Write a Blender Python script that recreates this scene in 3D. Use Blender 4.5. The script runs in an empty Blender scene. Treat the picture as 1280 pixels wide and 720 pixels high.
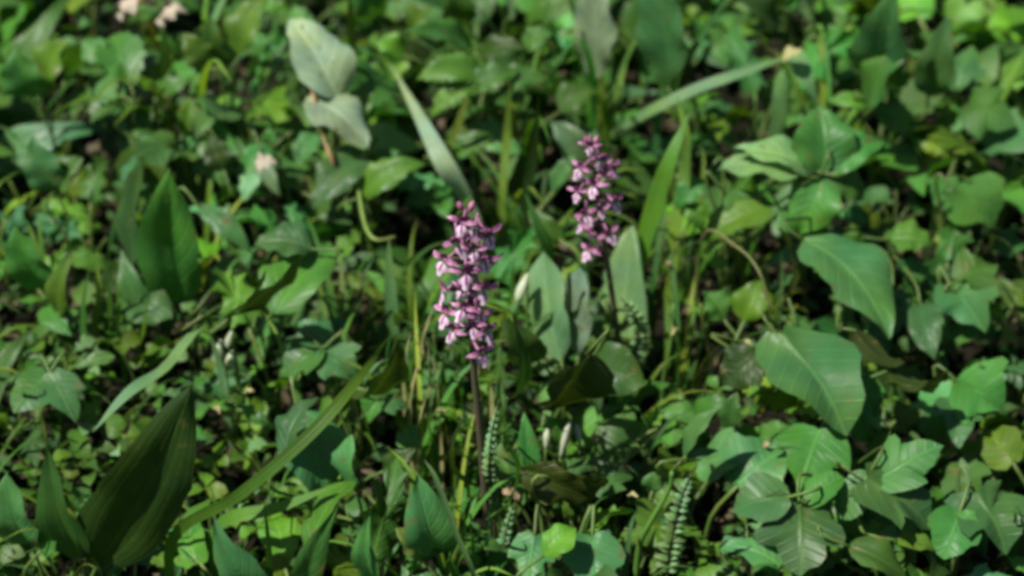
import bpy, math, random
from mathutils import Vector, Matrix
from math import sin, cos, pi, radians as R

random.seed(7)
sc = bpy.context.scene
col = sc.collection

# ------------------------------------------------------------------ camera, sky, sun, exposure
PITCH = R(38); DIST = 0.85; SPIKE_H = 0.2206
LENS = 60.0
cam_data = bpy.data.cameras.new('camera')
cam_data.lens = LENS; cam_data.sensor_width = 36.0
cam_data.clip_start = 0.01; cam_data.clip_end = 500
cam_data.dof.use_dof = True
cam_data.dof.focus_distance = DIST - 0.01
cam_data.dof.aperture_fstop = 6.0
cam = bpy.data.objects.new('camera', cam_data); col.objects.link(cam)
CAM = Vector((0, -DIST * cos(PITCH), SPIKE_H + DIST * sin(PITCH)))
cam.location = CAM
cam.rotation_euler = (pi / 2 - PITCH, 0, 0)
sc.camera = cam

SUN_TO = Vector((-0.46, -0.20, 0.86)).normalized()       # direction towards the sun: high, to one side
world = bpy.data.worlds.new('World'); sc.world = world; world.use_nodes = True
wn = world.node_tree.nodes; wl = world.node_tree.links
sky = wn.new('ShaderNodeTexSky'); sky.sky_type = 'NISHITA'; sky.sun_disc = False
sky.sun_elevation = math.asin(SUN_TO.z)
sky.sun_rotation = math.atan2(SUN_TO.x, SUN_TO.y)
bg = wn['Background']; bg.inputs['Strength'].default_value = 0.05
wl.new(sky.outputs[0], bg.inputs['Color'])
sun_data = bpy.data.lights.new('sun', 'SUN'); sun_data.energy = 5.0; sun_data.angle = R(0.55)
sun_data.color = (1.0, 0.965, 0.90)
sun = bpy.data.objects.new('sun', sun_data); col.objects.link(sun)
sun.rotation_euler = (-SUN_TO).to_track_quat('-Z', 'Y').to_euler()
sun.location = SUN_TO * 5
sc.view_settings.view_transform = 'Standard'; sc.view_settings.look = 'None'
sc.view_settings.exposure = 0.44; sc.view_settings.gamma = 1.0
sc.view_settings.use_curve_mapping = False
sc.render.engine = 'CYCLES'
sc.cycles.pixel_filter_type = 'BLACKMAN_HARRIS'
sc.cycles.filter_width = 3.6                            # the soft resolution of small-gauge film
sc.cycles.max_bounces = 5
sc.cycles.diffuse_bounces = 3
sc.cycles.glossy_bounces = 2
sc.cycles.transmission_bounces = 3

# ------------------------------------------------------------------ pixel -> place
FPX = 1280 * LENS / 36.0
FWD = Vector((0, cos(PITCH), -sin(PITCH))); UPV = Vector((0, sin(PITCH), cos(PITCH))); RGT = Vector((1, 0, 0))
def ray(px, py): return FWD + RGT * ((px - 640) / FPX) - UPV * ((py - 360) / FPX)
ZS = 1.3      # stand of the herbs: heights below are relative
def at(px, py, zcm):
    """where the ray of a pixel passes the height zcm (centimetres) above the ground"""
    d = ray(px, py); return CAM + d * ((zcm * ZS / 100 - CAM.z) / d.z)
def at_y(px, py, y):
    d = ray(px, py); return CAM + d * ((y - CAM.y) / d.y)
def mpp(p): return (p - CAM).dot(FWD) / FPX             # metres per pixel there

# ------------------------------------------------------------------ materials
def N(nt, kind, **kw):
    n = nt.nodes.new(kind)
    for k, v in kw.items(): setattr(n, k, v)
    return n
def mat_new(name):
    m = bpy.data.materials.new(name); m.use_nodes = True
    nt = m.node_tree
    for n in list(nt.nodes): nt.nodes.remove(n)
    return m, nt
def mathn(nt, op, a=None, b=None, c=None, clamp=False):
    n = nt.nodes.new('ShaderNodeMath'); n.operation = op; n.use_clamp = clamp
    for i, v in enumerate((a, b, c)):
        if v is None: continue
        if isinstance(v, (int, float)): n.inputs[i].default_value = v
        else: nt.links.new(v, n.inputs[i])
    return n.outputs[0]
def mixc(nt, fac, a, b, blend='MIX'):
    n = nt.nodes.new('ShaderNodeMix'); n.data_type = 'RGBA'; n.blend_type = blend
    for sock, v in ((n.inputs['Factor'], fac), (n.inputs['A'], a), (n.inputs['B'], b)):
        if isinstance(v, (int, float)): sock.default_value = v
        elif isinstance(v, tuple): sock.default_value = v
        else: nt.links.new(v, sock)
    return n.outputs['Result']
def ramp(nt, fac, p0, p1, c0=(0, 0, 0, 1), c1=(1, 1, 1, 1)):
    n = nt.nodes.new('ShaderNodeValToRGB')
    n.color_ramp.elements[0].position = p0; n.color_ramp.elements[0].color = c0
    n.color_ramp.elements[1].position = p1; n.color_ramp.elements[1].color = c1
    nt.links.new(fac, n.inputs[0]); return n.outputs[0]

def foliage_material(name, veins='pinnate', rough=0.36, trans=0.26, blem=0.85, loose=False):
    m, nt = mat_new(name); L = nt.links
    out = N(nt, 'ShaderNodeOutputMaterial')
    info = N(nt, 'ShaderNodeObjectInfo')
    tc = N(nt, 'ShaderNodeTexCoord')
    uv = N(nt, 'ShaderNodeSeparateXYZ'); L.new(tc.outputs['UV'], uv.inputs[0])
    u, v = uv.outputs[0], uv.outputs[1]
    side = mathn(nt, 'ABSOLUTE', mathn(nt, 'MULTIPLY_ADD', v, 2.0, -1.0))
    nz = N(nt, 'ShaderNodeTexNoise'); nz.inputs['Scale'].default_value = 55; nz.inputs['Detail'].default_value = 4
    L.new(tc.outputs['Object'], nz.inputs['Vector'])
    big = N(nt, 'ShaderNodeTexNoise'); big.inputs['Scale'].default_value = 22 if not loose else 14
    geo = N(nt, 'ShaderNodeNewGeometry')
    L.new(geo.outputs['Position'], big.inputs['Vector'])
    base = info.outputs['Color']
    # patchy hue: fresher and duller areas across a plant
    warm = mixc(nt, 1.0, base, (1.08, 1.05, 0.80, 1), 'MULTIPLY')
    cool = mixc(nt, 1.0, base, (0.86, 0.96, 1.06, 1), 'MULTIPLY')
    c = mixc(nt, ramp(nt, big.outputs[0], 0.36, 0.64), cool, warm)
    hs = N(nt, 'ShaderNodeHueSaturation')
    L.new(mathn(nt, 'MULTIPLY_ADD', info.outputs['Random'], 0.03, 0.478), hs.inputs['Hue'])
    L.new(mathn(nt, 'MULTIPLY_ADD', info.outputs['Random'], 0.56, 0.57), hs.inputs['Value'])
    hs.inputs['Saturation'].default_value = 1.07
    L.new(c, hs.inputs['Color']); c = hs.outputs[0]
    mott = mathn(nt, 'MULTIPLY_ADD', nz.outputs[0], 0.7, 0.65)
    cmb = N(nt, 'ShaderNodeCombineColor')
    for i in range(3): L.new(mott, cmb.inputs[i])
    c = mixc(nt, 1.0, c, cmb.outputs[0], 'MULTIPLY')
    # veins
    if veins == 'pinnate':
        lat = mathn(nt, 'SINE', mathn(nt, 'MULTIPLY', mathn(nt, 'MULTIPLY_ADD', nz.outputs[0], 0.05, mathn(nt, 'MULTIPLY_ADD', side, -0.30, u)), 2 * pi * 7))
        lat = mathn(nt, 'POWER', mathn(nt, 'MULTIPLY_ADD', lat, 0.5, 0.5), 22.0)
        mid = mathn(nt, 'SUBTRACT', 1.0, mathn(nt, 'MULTIPLY', side, 14.0), clamp=True)
        vein = mathn(nt, 'MAXIMUM', mathn(nt, 'MULTIPLY', lat, 0.55), mid, clamp=True)
    else:
        par = mathn(nt, 'SINE', mathn(nt, 'MULTIPLY', v, 2 * pi * 9))
        par = mathn(nt, 'POWER', mathn(nt, 'MULTIPLY_ADD', par, 0.5, 0.5), 4.0)
        mid = mathn(nt, 'SUBTRACT', 1.0, mathn(nt, 'MULTIPLY', side, 9.0), clamp=True)
        vein = mathn(nt, 'MAXIMUM', mathn(nt, 'MULTIPLY', par, 0.20), mid, clamp=True)
    veinc = mixc(nt, 1.0, c, (1.75, 1.55, 1.5, 1), 'MULTIPLY')
    c = mixc(nt, mathn(nt, 'MULTIPLY', vein, 0.7), c, veinc)
    # yellowing blotches, brown nibbles near the edge
    sp = N(nt, 'ShaderNodeTexNoise'); sp.inputs['Scale'].default_value = 130; sp.inputs['Detail'].default_value = 2
    L.new(geo.outputs['Position'], sp.inputs['Vector'])
    spots = mathn(nt, 'MULTIPLY', ramp(nt, sp.outputs[0], 0.66, 0.74), blem)
    c = mixc(nt, spots, c, (0.13, 0.12, 0.035, 1))
    edge = mathn(nt, 'MULTIPLY', mathn(nt, 'POWER', side, 10.0), ramp(nt, sp.outputs[0], 0.5, 0.62))
    c = mixc(nt, mathn(nt, 'MULTIPLY', edge, 0.45 * blem), c, (0.12, 0.085, 0.03, 1))
    p = N(nt, 'ShaderNodeBsdfPrincipled')
    L.new(c, p.inputs['Base Color'])
    L.new(mathn(nt, 'MULTIPLY_ADD', nz.outputs[0], 0.30, rough - 0.06), p.inputs['Roughness'])
    p.inputs['Specular IOR Level'].default_value = 0.31
    bump = N(nt, 'ShaderNodeBump'); bump.inputs['Strength'].default_value = 0.5; bump.inputs['Distance'].default_value = 0.0012
    L.new(mathn(nt, 'ADD', mathn(nt, 'MULTIPLY', vein, -0.8), nz.outputs[0]), bump.inputs['Height'])
    L.new(bump.outputs[0], p.inputs['Normal'])
    tr = N(nt, 'ShaderNodeBsdfTranslucent')
    tcol = mixc(nt, 1.0, c, (1.25, 1.2, 0.35, 1), 'MULTIPLY')
    L.new(tcol, tr.inputs['Color'])
    mx = N(nt, 'ShaderNodeMixShader'); mx.inputs[0].default_value = trans
    L.new(p.outputs[0], mx.inputs[1]); L.new(tr.outputs[0], mx.inputs[2])
    L.new(mx.outputs[0], out.inputs['Surface'])
    return m

def plain_material(name, c0, c1, scale=90, rough=0.6, trans=0.0, use_obj=False, bump=0.3):
    m, nt = mat_new(name); L = nt.links
    out = N(nt, 'ShaderNodeOutputMaterial'); tc = N(nt, 'ShaderNodeTexCoord')
    nz = N(nt, 'ShaderNodeTexNoise'); nz.inputs['Scale'].default_value = scale; nz.inputs['Detail'].default_value = 5
    L.new(tc.outputs['Object'], nz.inputs['Vector'])
    c = mixc(nt, ramp(nt, nz.outputs[0], 0.35, 0.65), c0 + (1,), c1 + (1,))
    if use_obj:
        info = N(nt, 'ShaderNodeObjectInfo')
        c = mixc(nt, 1.0, c, info.outputs['Color'], 'MULTIPLY')
    p = N(nt, 'ShaderNodeBsdfPrincipled'); L.new(c, p.inputs['Base Color']); p.inputs['Roughness'].default_value = rough
    b = N(nt, 'ShaderNodeBump'); b.inputs['Strength'].default_value = bump; b.inputs['Distance'].default_value = 0.002
    L.new(nz.outputs[0], b.inputs['Height']); L.new(b.outputs[0], p.inputs['Normal'])
    sh = p.outputs[0]
    if trans:
        t = N(nt, 'ShaderNodeBsdfTranslucent'); L.new(c, t.inputs['Color'])
        mx = N(nt, 'ShaderNodeMixShader'); mx.inputs[0].default_value = trans
        L.new(sh, mx.inputs[1]); L.new(t.outputs[0], mx.inputs[2]); sh = mx.outputs[0]
    L.new(sh, out.inputs['Surface'])
    return m

def dull(m):
    for n in m.node_tree.nodes:
        if n.type == 'BSDF_PRINCIPLED': n.inputs['Specular IOR Level'].default_value = 0.1
    return m
def lip_material():
    m, nt = mat_new('orchid_lip'); L = nt.links
    out = N(nt, 'ShaderNodeOutputMaterial'); tc = N(nt, 'ShaderNodeTexCoord')
    uv = N(nt, 'ShaderNodeSeparateXYZ'); L.new(tc.outputs['UV'], uv.inputs[0])
    side = mathn(nt, 'ABSOLUTE', mathn(nt, 'MULTIPLY_ADD', uv.outputs[1], 2.0, -1.0))
    vo = N(nt, 'ShaderNodeTexVoronoi'); vo.inputs['Scale'].default_value = 700
    L.new(tc.outputs['Object'], vo.inputs['Vector'])
    spot = mathn(nt, 'MULTIPLY', ramp(nt, vo.outputs['Distance'], 0.18, 0.32, (1, 1, 1, 1), (0, 0, 0, 1)), 0.8)
    c = mixc(nt, ramp(nt, side, 0.45, 0.98), (0.80, 0.60, 0.73, 1), (0.52, 0.22, 0.42, 1))
    c = mixc(nt, mathn(nt, 'MULTIPLY', ramp(nt, side, 0.10, 0.26, (1, 1, 1, 1), (0, 0, 0, 1)), ramp(nt, uv.outputs[0], 0.55, 0.8, (1, 1, 1, 1), (0, 0, 0, 1))), c, (0.26, 0.04, 0.17, 1))
    c = mixc(nt, spot, c, (0.30, 0.05, 0.20, 1))
    p = N(nt, 'ShaderNodeBsdfPrincipled'); L.new(c, p.inputs['Base Color']); p.inputs['Roughness'].default_value = 0.45
    t = N(nt, 'ShaderNodeBsdfTranslucent'); L.new(c, t.inputs['Color'])
    mx = N(nt, 'ShaderNodeMixShader'); mx.inputs[0].default_value = 0.22
    L.new(p.outputs[0], mx.inputs[1]); L.new(t.outputs[0], mx.inputs[2]); L.new(mx.outputs[0], out.inputs['Surface'])
    return m

M = {}
M['leaf'] = foliage_material('broad_leaf')
M['grass'] = foliage_material('grass_leaf', veins='parallel', rough=0.38, trans=0.34, blem=0.3)
M['under'] = foliage_material('small_undergrowth', rough=0.5, trans=0.22, loose=True)
M['stalk'] = plain_material('leaf_stalk', (0.75, 0.95, 0.6), (1.25, 1.0, 0.8), 60, 0.5, 0.1, True)
M['dry'] = plain_material('dried_leaf', (0.75, 0.8, 0.75), (1.15, 1.05, 1.0), 70, 0.75, 0.25, True)
M['white'] = plain_material('white_petal', (0.36, 0.46, 0.25), (0.60, 0.62, 0.46), 120, 0.5, 0.25)
M['lip'] = lip_material()
M['hood'] = plain_material('orchid_hood', (0.20, 0.04, 0.125), (0.40, 0.13, 0.28), 260, 0.45, 0.18)
M['sepal'] = plain_material('orchid_sepal', (0.36, 0.10, 0.235), (0.56, 0.27, 0.43), 260, 0.45, 0.25)
M['bud'] = plain_material('orchid_bud', (0.28, 0.07, 0.17), (0.40, 0.14, 0.24), 260, 0.45, 0.15)
M['bract'] = plain_material('orchid_bract', (0.22, 0.06, 0.10), (0.26, 0.18, 0.14), 200, 0.5, 0.25)
M['ostem'] = plain_material('orchid_stem', (0.070, 0.085, 0.038), (0.105, 0.066, 0.048), 60, 0.5)
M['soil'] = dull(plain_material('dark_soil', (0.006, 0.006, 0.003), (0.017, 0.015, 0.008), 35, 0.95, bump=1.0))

COL = {  # leaf base colours; O, and D in places, put shade into the colour
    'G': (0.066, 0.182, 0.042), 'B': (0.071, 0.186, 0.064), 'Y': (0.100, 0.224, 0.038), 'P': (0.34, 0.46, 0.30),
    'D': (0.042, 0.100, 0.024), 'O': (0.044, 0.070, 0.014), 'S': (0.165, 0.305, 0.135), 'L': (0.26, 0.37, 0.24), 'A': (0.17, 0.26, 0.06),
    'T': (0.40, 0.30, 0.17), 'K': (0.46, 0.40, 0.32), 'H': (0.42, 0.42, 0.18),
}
def rgba(c, j=0.0):
    k = 1 + random.uniform(-j, j); return (c[0] * k, c[1] * k, c[2] * k, 1)

# ------------------------------------------------------------------ mesh helpers
def mesh_obj(name, verts, faces, mat, parent=None, uvs=None, color=None, smooth=True):
    me = bpy.data.meshes.new(name)
    me.from_pydata([tuple(v) for v in verts], [], faces)
    if uvs:
        ul = me.uv_layers.new(name='UVMap')
        for lp in me.loops: ul.data[lp.index].uv = uvs[lp.vertex_index]
    if smooth: me.polygons.foreach_set('use_smooth', [True] * len(me.polygons))
    me.materials.append(M[mat] if isinstance(mat, str) else mat)
    o = bpy.data.objects.new(name, me); col.objects.link(o)
    if parent: o.parent = parent
    if color: o.color = color
    return o
def tag(o, label=None, cat=None, group=None, kind=None):
    if label: o['label'] = label
    if cat: o['category'] = cat
    if group: o['group'] = group
    if kind: o['kind'] = kind
    return o
def thing(name, label, cat, loc=(0, 0, 0), group=None):
    e = bpy.data.objects.new(name, None); e.empty_display_size = 0.01; col.objects.link(e); e.location = loc
    return tag(e, label, cat, group)
def copy_tree(o, parent=None):
    c = o.copy(); col.objects.link(c); c.parent = parent
    for ch in list(o.children): copy_tree(ch, c)
    return c

def catmull(pts, n):
    P = [pts[0] * 2 - pts[1]] + list(pts) + [pts[-1] * 2 - pts[-2]]
    out = []
    for i in range(1, len(P) - 2):
        for k in range(n):
            t = k / n
            a, b, c, d = P[i - 1], P[i], P[i + 1], P[i + 2]
            out.append(0.5 * ((2 * b) + (c - a) * t + (2 * a - 5 * b + 4 * c - d) * t * t + (3 * b - a - 3 * c + d) * t ** 3))
    out.append(P[-2].copy()); return out

def tube(pts, r0, r1, n=4, sides=6):
    path = catmull(pts, n); vs = []; fs = []; m = len(path)
    for i, p in enumerate(path):
        t = (path[min(i + 1, m - 1)] - path[max(i - 1, 0)]).normalized()
        a = t.cross(Vector((0.3, -1, 0.2))).normalized(); b = t.cross(a)
        r = r0 + (r1 - r0) * i / (m - 1)
        for k in range(sides):
            q = 2 * pi * k / sides; vs.append(p + (a * cos(q) + b * sin(q)) * r)
    for i in range(m - 1):
        for k in range(sides):
            fs.append((i * sides + k, i * sides + (k + 1) % sides, (i + 1) * sides + (k + 1) % sides, (i + 1) * sides + k))
    fs.append(tuple(range(sides - 1, -1, -1))); fs.append(tuple((m - 1) * sides + k for k in range(sides)))
    return vs, fs

def W_ovate(t): return max(0.0, sin(pi * min(1, t) ** 0.72)) ** 0.80
def W_lance(t): return max(0.0, sin(pi * t ** 0.80)) ** 1.05
def W_obov(t): return max(0.0, sin(pi * t ** 1.45)) ** 0.85
def W_elli(t): return max(0.0, sin(pi * t)) ** 0.75
def W_spear(t): return (1 - t) ** 0.75 * min(1.0, (t + 0.03) * 7) ** 0.6
def W_heart(t): return (max(0.0, sin(pi * (0.12 + 0.88 * t) ** 0.62)) ** 0.75) if t < 1 else 0
WF = {'ovate': W_ovate, 'lance': W_lance, 'obov': W_obov, 'elli': W_elli, 'spear': W_spear, 'heart': W_heart,
      'serr': W_ovate, 'nettle': W_heart}

def leaf_grid(shape, Ln, Wd, fold=0.32, arch=0.14, wave=0.075, teeth=0, droop=0.0, twist=0.0, rng=random, ns=None, half=3, dome=0.07, rag=0.16):
    """a blade along +X from the origin to (Ln,0,0), width Wd, upper face +Z"""
    f = WF[shape]; ns = ns or (12 if not teeth else teeth * 2)
    if shape in ('serr', 'nettle') and not teeth: teeth = 10; ns = 20
    ph = rng.uniform(0, 6.28); ph2 = rng.uniform(0, 6.28); wav = rng.uniform(1.5, 3.0)
    sidebow = rng.uniform(-0.06, 0.06)
    vs = []; uv = []; fs = []; nv = 2 * half + 1
    asym = rng.uniform(0.9, 1.1)
    for i in range(ns + 1):
        t = i / ns
        w = f(t) * Wd / 2
        if i in (0, ns): w = max(w, Wd * 0.008)
        for j in range(nv):
            s = (j - half) / half
            ww = w * (asym if s > 0 else 2 - asym)
            if abs(s) == 1: ww *= 1 - rag * rng.random() ** 3
            if teeth and abs(s) == 1 and 0 < i < ns: ww *= (1.08 if i % 2 else 0.88)
            x = t * Ln - (0.04 * Ln * abs(s) if teeth and abs(s) == 1 and i % 2 == 0 else 0)
            y = s * ww + sidebow * Ln * 4 * t * (1 - t)
            z = arch * Ln * 4 * t * (1 - t) + fold * abs(s) * ww - 0.25 * fold * ww * s * s * 2
            z += wave * Wd * sin(wav * 2 * pi * t + (ph if s > 0 else ph2)) * abs(s) ** 1.5
            z += dome * Wd * sin(pi * min(1, abs(s) * 0.85)) * (ww * 2 / Wd) + 0.012 * Wd * sin(t * 44 + abs(s) * 5) * abs(s)
            z -= droop * Ln * t * t
            a = twist * (t - 0.5) * s
            z += a * ww
            vs.append(Vector((x, y, z))); uv.append((t, 0.5 + 0.5 * s))
    for i in range(ns):
        for j in range(nv - 1):
            a = i * nv + j; fs.append((a, a + nv, a + nv + 1, a + 1))
    return vs, fs, uv

HALF = {  # half outlines (along, across) for lobed blades, base to tip
    'tri': [(-.07, .14), (-.10, .38), (-.02, .62), (.14, .80), (.34, .96), (.50, 1.0), (.50, .80), (.50, .60), (.60, .54), (.72, .46), (.85, .26)],
    'five': [(-.10, .20), (-.16, .50), (-.10, .78), (.02, .66), (.14, .66), (.26, .84), (.44, 1.0), (.62, .94), (.58, .70), (.60, .52), (.72, .50), (.84, .36), (.92, .16)],
    'blunt': [(-.08, .18), (-.08, .46), (.04, .74), (.20, .92), (.38, 1.0), (.54, .96), (.60, .78), (.70, .66), (.82, .56), (.92, .34)],
    'tooth': [(-.05, .16), (-.02, .40), (.08, .52), (.06, .70), (.20, .74), (.22, .94), (.36, .86), (.42, 1.0), (.52, .82), (.60, .84), (.66, .60), (.76, .60), (.80, .36), (.90, .32), (.94, .14)],
}
def leaf_lobed(shape, Ln, Wd, fold=0.22, arch=0.12, wave=0.09, droop=0.0, rng=random):
    h = HALF[shape]
    jit = lambda p: (p[0] + rng.uniform(-.025, .025), p[1] * rng.uniform(0.93, 1.07))
    up = [jit(p) for p in h]; dn = [jit(p) for p in h]
    outl = [(0.0, 0.0)] + up + [(1.0, 0.0)] + [(x, -y) for x, y in reversed(dn)]
    cx = 0.34; n = len(outl); rings = (0.36, 0.72, 1.0)
    ph = rng.uniform(0, 6.28); k = rng.choice((2, 3, 3))
    vs = []; uv = []
    def put(x, y, r, ang):
        X = x * Ln; Y = y * Wd / 2
        z = arch * Ln * 4 * max(0, x) * (1 - x) + fold * abs(Y) * (1 - 0.45 * abs(y)) + wave * Wd * r * r * sin(k * ang + ph) - droop * Ln * x * x
        vs.append(Vector((X, Y, z))); uv.append((x, 0.5 + 0.5 * y))
    put(cx, 0, 0, 0)
    for r in rings:
        for (x, y) in outl:
            put(cx + (x - cx) * r, y * r, r, math.atan2(y, x - cx))
    fs = [(0, 1 + i, 1 + (i + 1) % n) for i in range(n)]
    for q in range(len(rings) - 1):
        a0 = 1 + q * n; b0 = a0 + n
        for i in range(n):
            j = (i + 1) % n; fs.append((a0 + i, b0 + i, b0 + j, a0 + j))
    return vs, fs, uv

def blade(shape, Ln, Wd, **kw):
    if shape in HALF:
        for k in ('teeth', 'twist', 'ns', 'half'): kw.pop(k, None)
        return leaf_lobed(shape, Ln, Wd, **kw)
    return leaf_grid(shape, Ln, Wd, **kw)

FACE = {'lit': (-.5, .72, .5), 'n': (-.22, .75, .5), 'flat': (0, 1, .12), 'cam': (0, .45, .9), 'l': (-.65, .7, .3), 'r': (.6, .7, .35),
        'steep': (0, .02, 1), 'back': (0, 1, -.25), 'sl': (-.5, .15, .8), 'sr': (.6, .1, .8)}
def frame_from(base, tip, face):
    x = (tip - base).normalized()
    h = Vector((face[0], -face[2], face[1]))
    z = (h - x * h.dot(x))
    if z.length < 0.05: z = Vector((0, -0.6, 0.8)) - x * Vector((0, -0.6, 0.8)).dot(x)
    z.normalize(); y = z.cross(x)
    return x, y, z

def put_leaf(parent, root, shape, b, t, wpx, face='n', c='G', mat='leaf', name='leaf', **kw):
    """a leaf traced between two places given as (px, py, height in cm); wpx its width in the picture"""
    B, T = at(*b), at(*t)
    x, y, z = frame_from(B, T, FACE[face] if isinstance(face, str) else face)
    mid = (B + T) / 2
    view = (mid - CAM).normalized()
    fore = max(0.45, (y - view * y.dot(view)).length)
    Wd = wpx * mpp(mid) / fore
    Ln = (T - B).length
    vs, fs, uv = blade(shape, Ln, Wd, **kw)
    vs = [B + x * v.x + y * v.y + z * v.z - root for v in vs]
    return mesh_obj(name, vs, fs, mat, parent, uv, rgba(COL[c], 0.1)), B, x

def stalk_to(parent, root, B, x, r=0.0011, c=(0.10, 0.17, 0.05), red=False):
    """leaf stalk from the foot of the plant up to the base of a blade"""
    g = Vector((0, 0, 0)); e = B - root + x * 0.002
    m1 = Vector((e.x * 0.25, e.y * 0.25, e.z * 0.5)); m2 = e - x * min(0.02, e.length * 0.3)
    m2.z = max(m2.z, e.z * 0.55)
    vs, fs = tube([g - Vector((0, 0, 0.004)), m1, m2, e], r * 1.25, r * 0.8, 4, 5)
    return mesh_obj('leaf_stalk', vs, fs, 'stalk', parent, None, rgba((0.28, 0.10, 0.07) if red else c, 0.2))

def ribbon(path, nrm, w0, taper, fold=0.25, n=5, base_w=0.55):
    """a grass blade along a path, its face towards nrm"""
    P = catmull(path, n); m = len(P); vs = []; uv = []; fs = []
    for i, p in enumerate(P):
        t = i / (m - 1)
        d = (P[min(i + 1, m - 1)] - P[max(i - 1, 0)]).normalized()
        h = nrm - d * nrm.dot(d)
        if h.length < 0.05: h = Vector((0, -1, 0.3)) - d * Vector((0, -1, 0.3)).dot(d)
        h.normalize(); s = d.cross(h)
        w = w0 / 2 * max(0.03, (base_w + (1 - base_w) * min(1, t * 2.2)) * (1 - max(0, (t - 1 + taper) / taper) ** 1.5))
        for k in (-1, -0.5, 0, 0.5, 1):
            vs.append(p + s * (w * k) + h * (fold * w * abs(k))); uv.append((t, 0.5 + 0.5 * k))
    for i in range(m - 1):
        for k in range(4):
            a = i * 5 + k; fs.append((a, a + 5, a + 6, a + 1))
    return vs, fs, uv

# ------------------------------------------------------------------ ground
def ground():
    vs = []; fs = []; n = 60
    def gc(i):   # fine near the plants, coarse out to the horizon
        s = (i / n) * 2 - 1
        return math.copysign(abs(s) ** 4 * 120 + abs(s) * 1.2, s)
    for j in range(n + 1):
        for i in range(n + 1):
            x, y = gc(i), gc(j) + 0.3
            z = 0.008 * sin(x * 9 + 1) * cos(y * 8) * (1 if abs(x) < 3 else 0.2) - 0.008 + random.uniform(-.003, .003)
            vs.append((x, y, z))
    for j in range(n):
        for i in range(n):
            a = j * (n + 1) + i; fs.append((a, a + 1, a + n + 2, a + n + 1))
    o = mesh_obj('ground', vs, fs, 'soil'); o['kind'] = 'structure'
ground()

# ------------------------------------------------------------------ the two orchids
def petal(shape, Ln, Wd, org, axis, nrm, cup=0.0, **kw):
    vs, fs, uv = blade(shape, Ln, Wd, **kw)
    x = Vector(axis).normalized(); z = Vector(nrm); z = (z - x * z.dot(x)).normalized(); y = z.cross(x)
    out = []
    for v in vs:
        zz = v.z - cup * (v.y / (Wd / 2)) ** 2 * Wd * 0.5
        out.append(Vector(org) + x * v.x + y * v.y * (1 - 0.3 * abs(cup)) + z * zz)
    return out, fs, uv
HALF['jag'] = [(-.02, .12), (.06, .42), (.02, .78), (.16, .52), (.26, .60), (.30, 1.0), (.40, .56), (.50, .50), (.60, .84), (.64, .44), (.74, .34), (.84, .50), (.86, .22), (.93, .14)]
HALF['lip'] = [(.02, .14), (.10, .30), (.20, .62), (.32, .92), (.48, 1.0), (.60, .86), (.60, .56), (.68, .44), (.84, .48), (.97, .34), (.96, .14)]

def proto_flower(seed):
    rg = random.Random(seed); mm = 0.001
    v, f, u = petal('heart', 7.0 * mm, 6.5 * mm, (0, -.5 * mm, .5 * mm), (0, .55, .83), (0, -.8, .6), cup=0.75, arch=0.24, fold=0, wave=.03, rng=rg)
    fl = mesh_obj('flower', v, f, 'hood', None, u)
    for s in (-1, 1):
        v, f, u = petal('elli', rg.uniform(7, 9) * mm, 3.0 * mm, (s * 1 * mm, 0, .5 * mm), (s * .9, .1, rg.uniform(.0, .5)), (0, .8, .6), arch=0.30 * rg.uniform(.3, 1), droop=rg.uniform(0, .5), fold=.2, wave=.04, rng=rg, ns=8)
        mesh_obj('sepal', v, f, 'sepal', fl, u)
    v, f, u = petal('lip', rg.uniform(7.5, 9) * mm, rg.uniform(7, 8.5) * mm, (0, .8 * mm, -.2 * mm), (0, .42, -.9), (0, .9, .42), cup=0.35, arch=0.10, fold=-.10, wave=.05, rng=rg)
    mesh_obj('lip', v, f, 'lip', fl, u)
    v, f = tube([Vector((0, 0, 0)), Vector((0, -4 * mm, .8 * mm)), Vector((0, -9 * mm, 3.5 * mm))], .9 * mm, .6 * mm, 3, 6)
    mesh_obj('spur', v, f, 'sepal', fl)
    for o in [fl] + list(fl.children): col.objects.unlink(o)
    return fl
FLOWERS = [proto_flower(s) for s in (3, 11, 25, 42)]
def proto_bud():
    vs = []; fs = []; n = 6; k = 7
    for i in range(k + 1):
        t = i / k; r = 0.0021 * sin(pi * min(1, t * 0.93 + 0.05)) ** 0.7
        for j in range(n):
            a = 2 * pi * j / n; vs.append(Vector((r * cos(a), t * 0.0062 , r * sin(a) + 0.0015 * t * t)))
    for i in range(k):
        for j in range(n):
            fs.append((i * n + j, i * n + (j + 1) % n, (i + 1) * n + (j + 1) % n, (i + 1) * n + j))
    fs.append(tuple(range(n))); fs.append(tuple(k * n + j for j in reversed(range(n))))
    o = mesh_obj('flower_bud', vs, fs, 'bud'); col.objects.unlink(o); return o
BUD = proto_bud()

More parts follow.
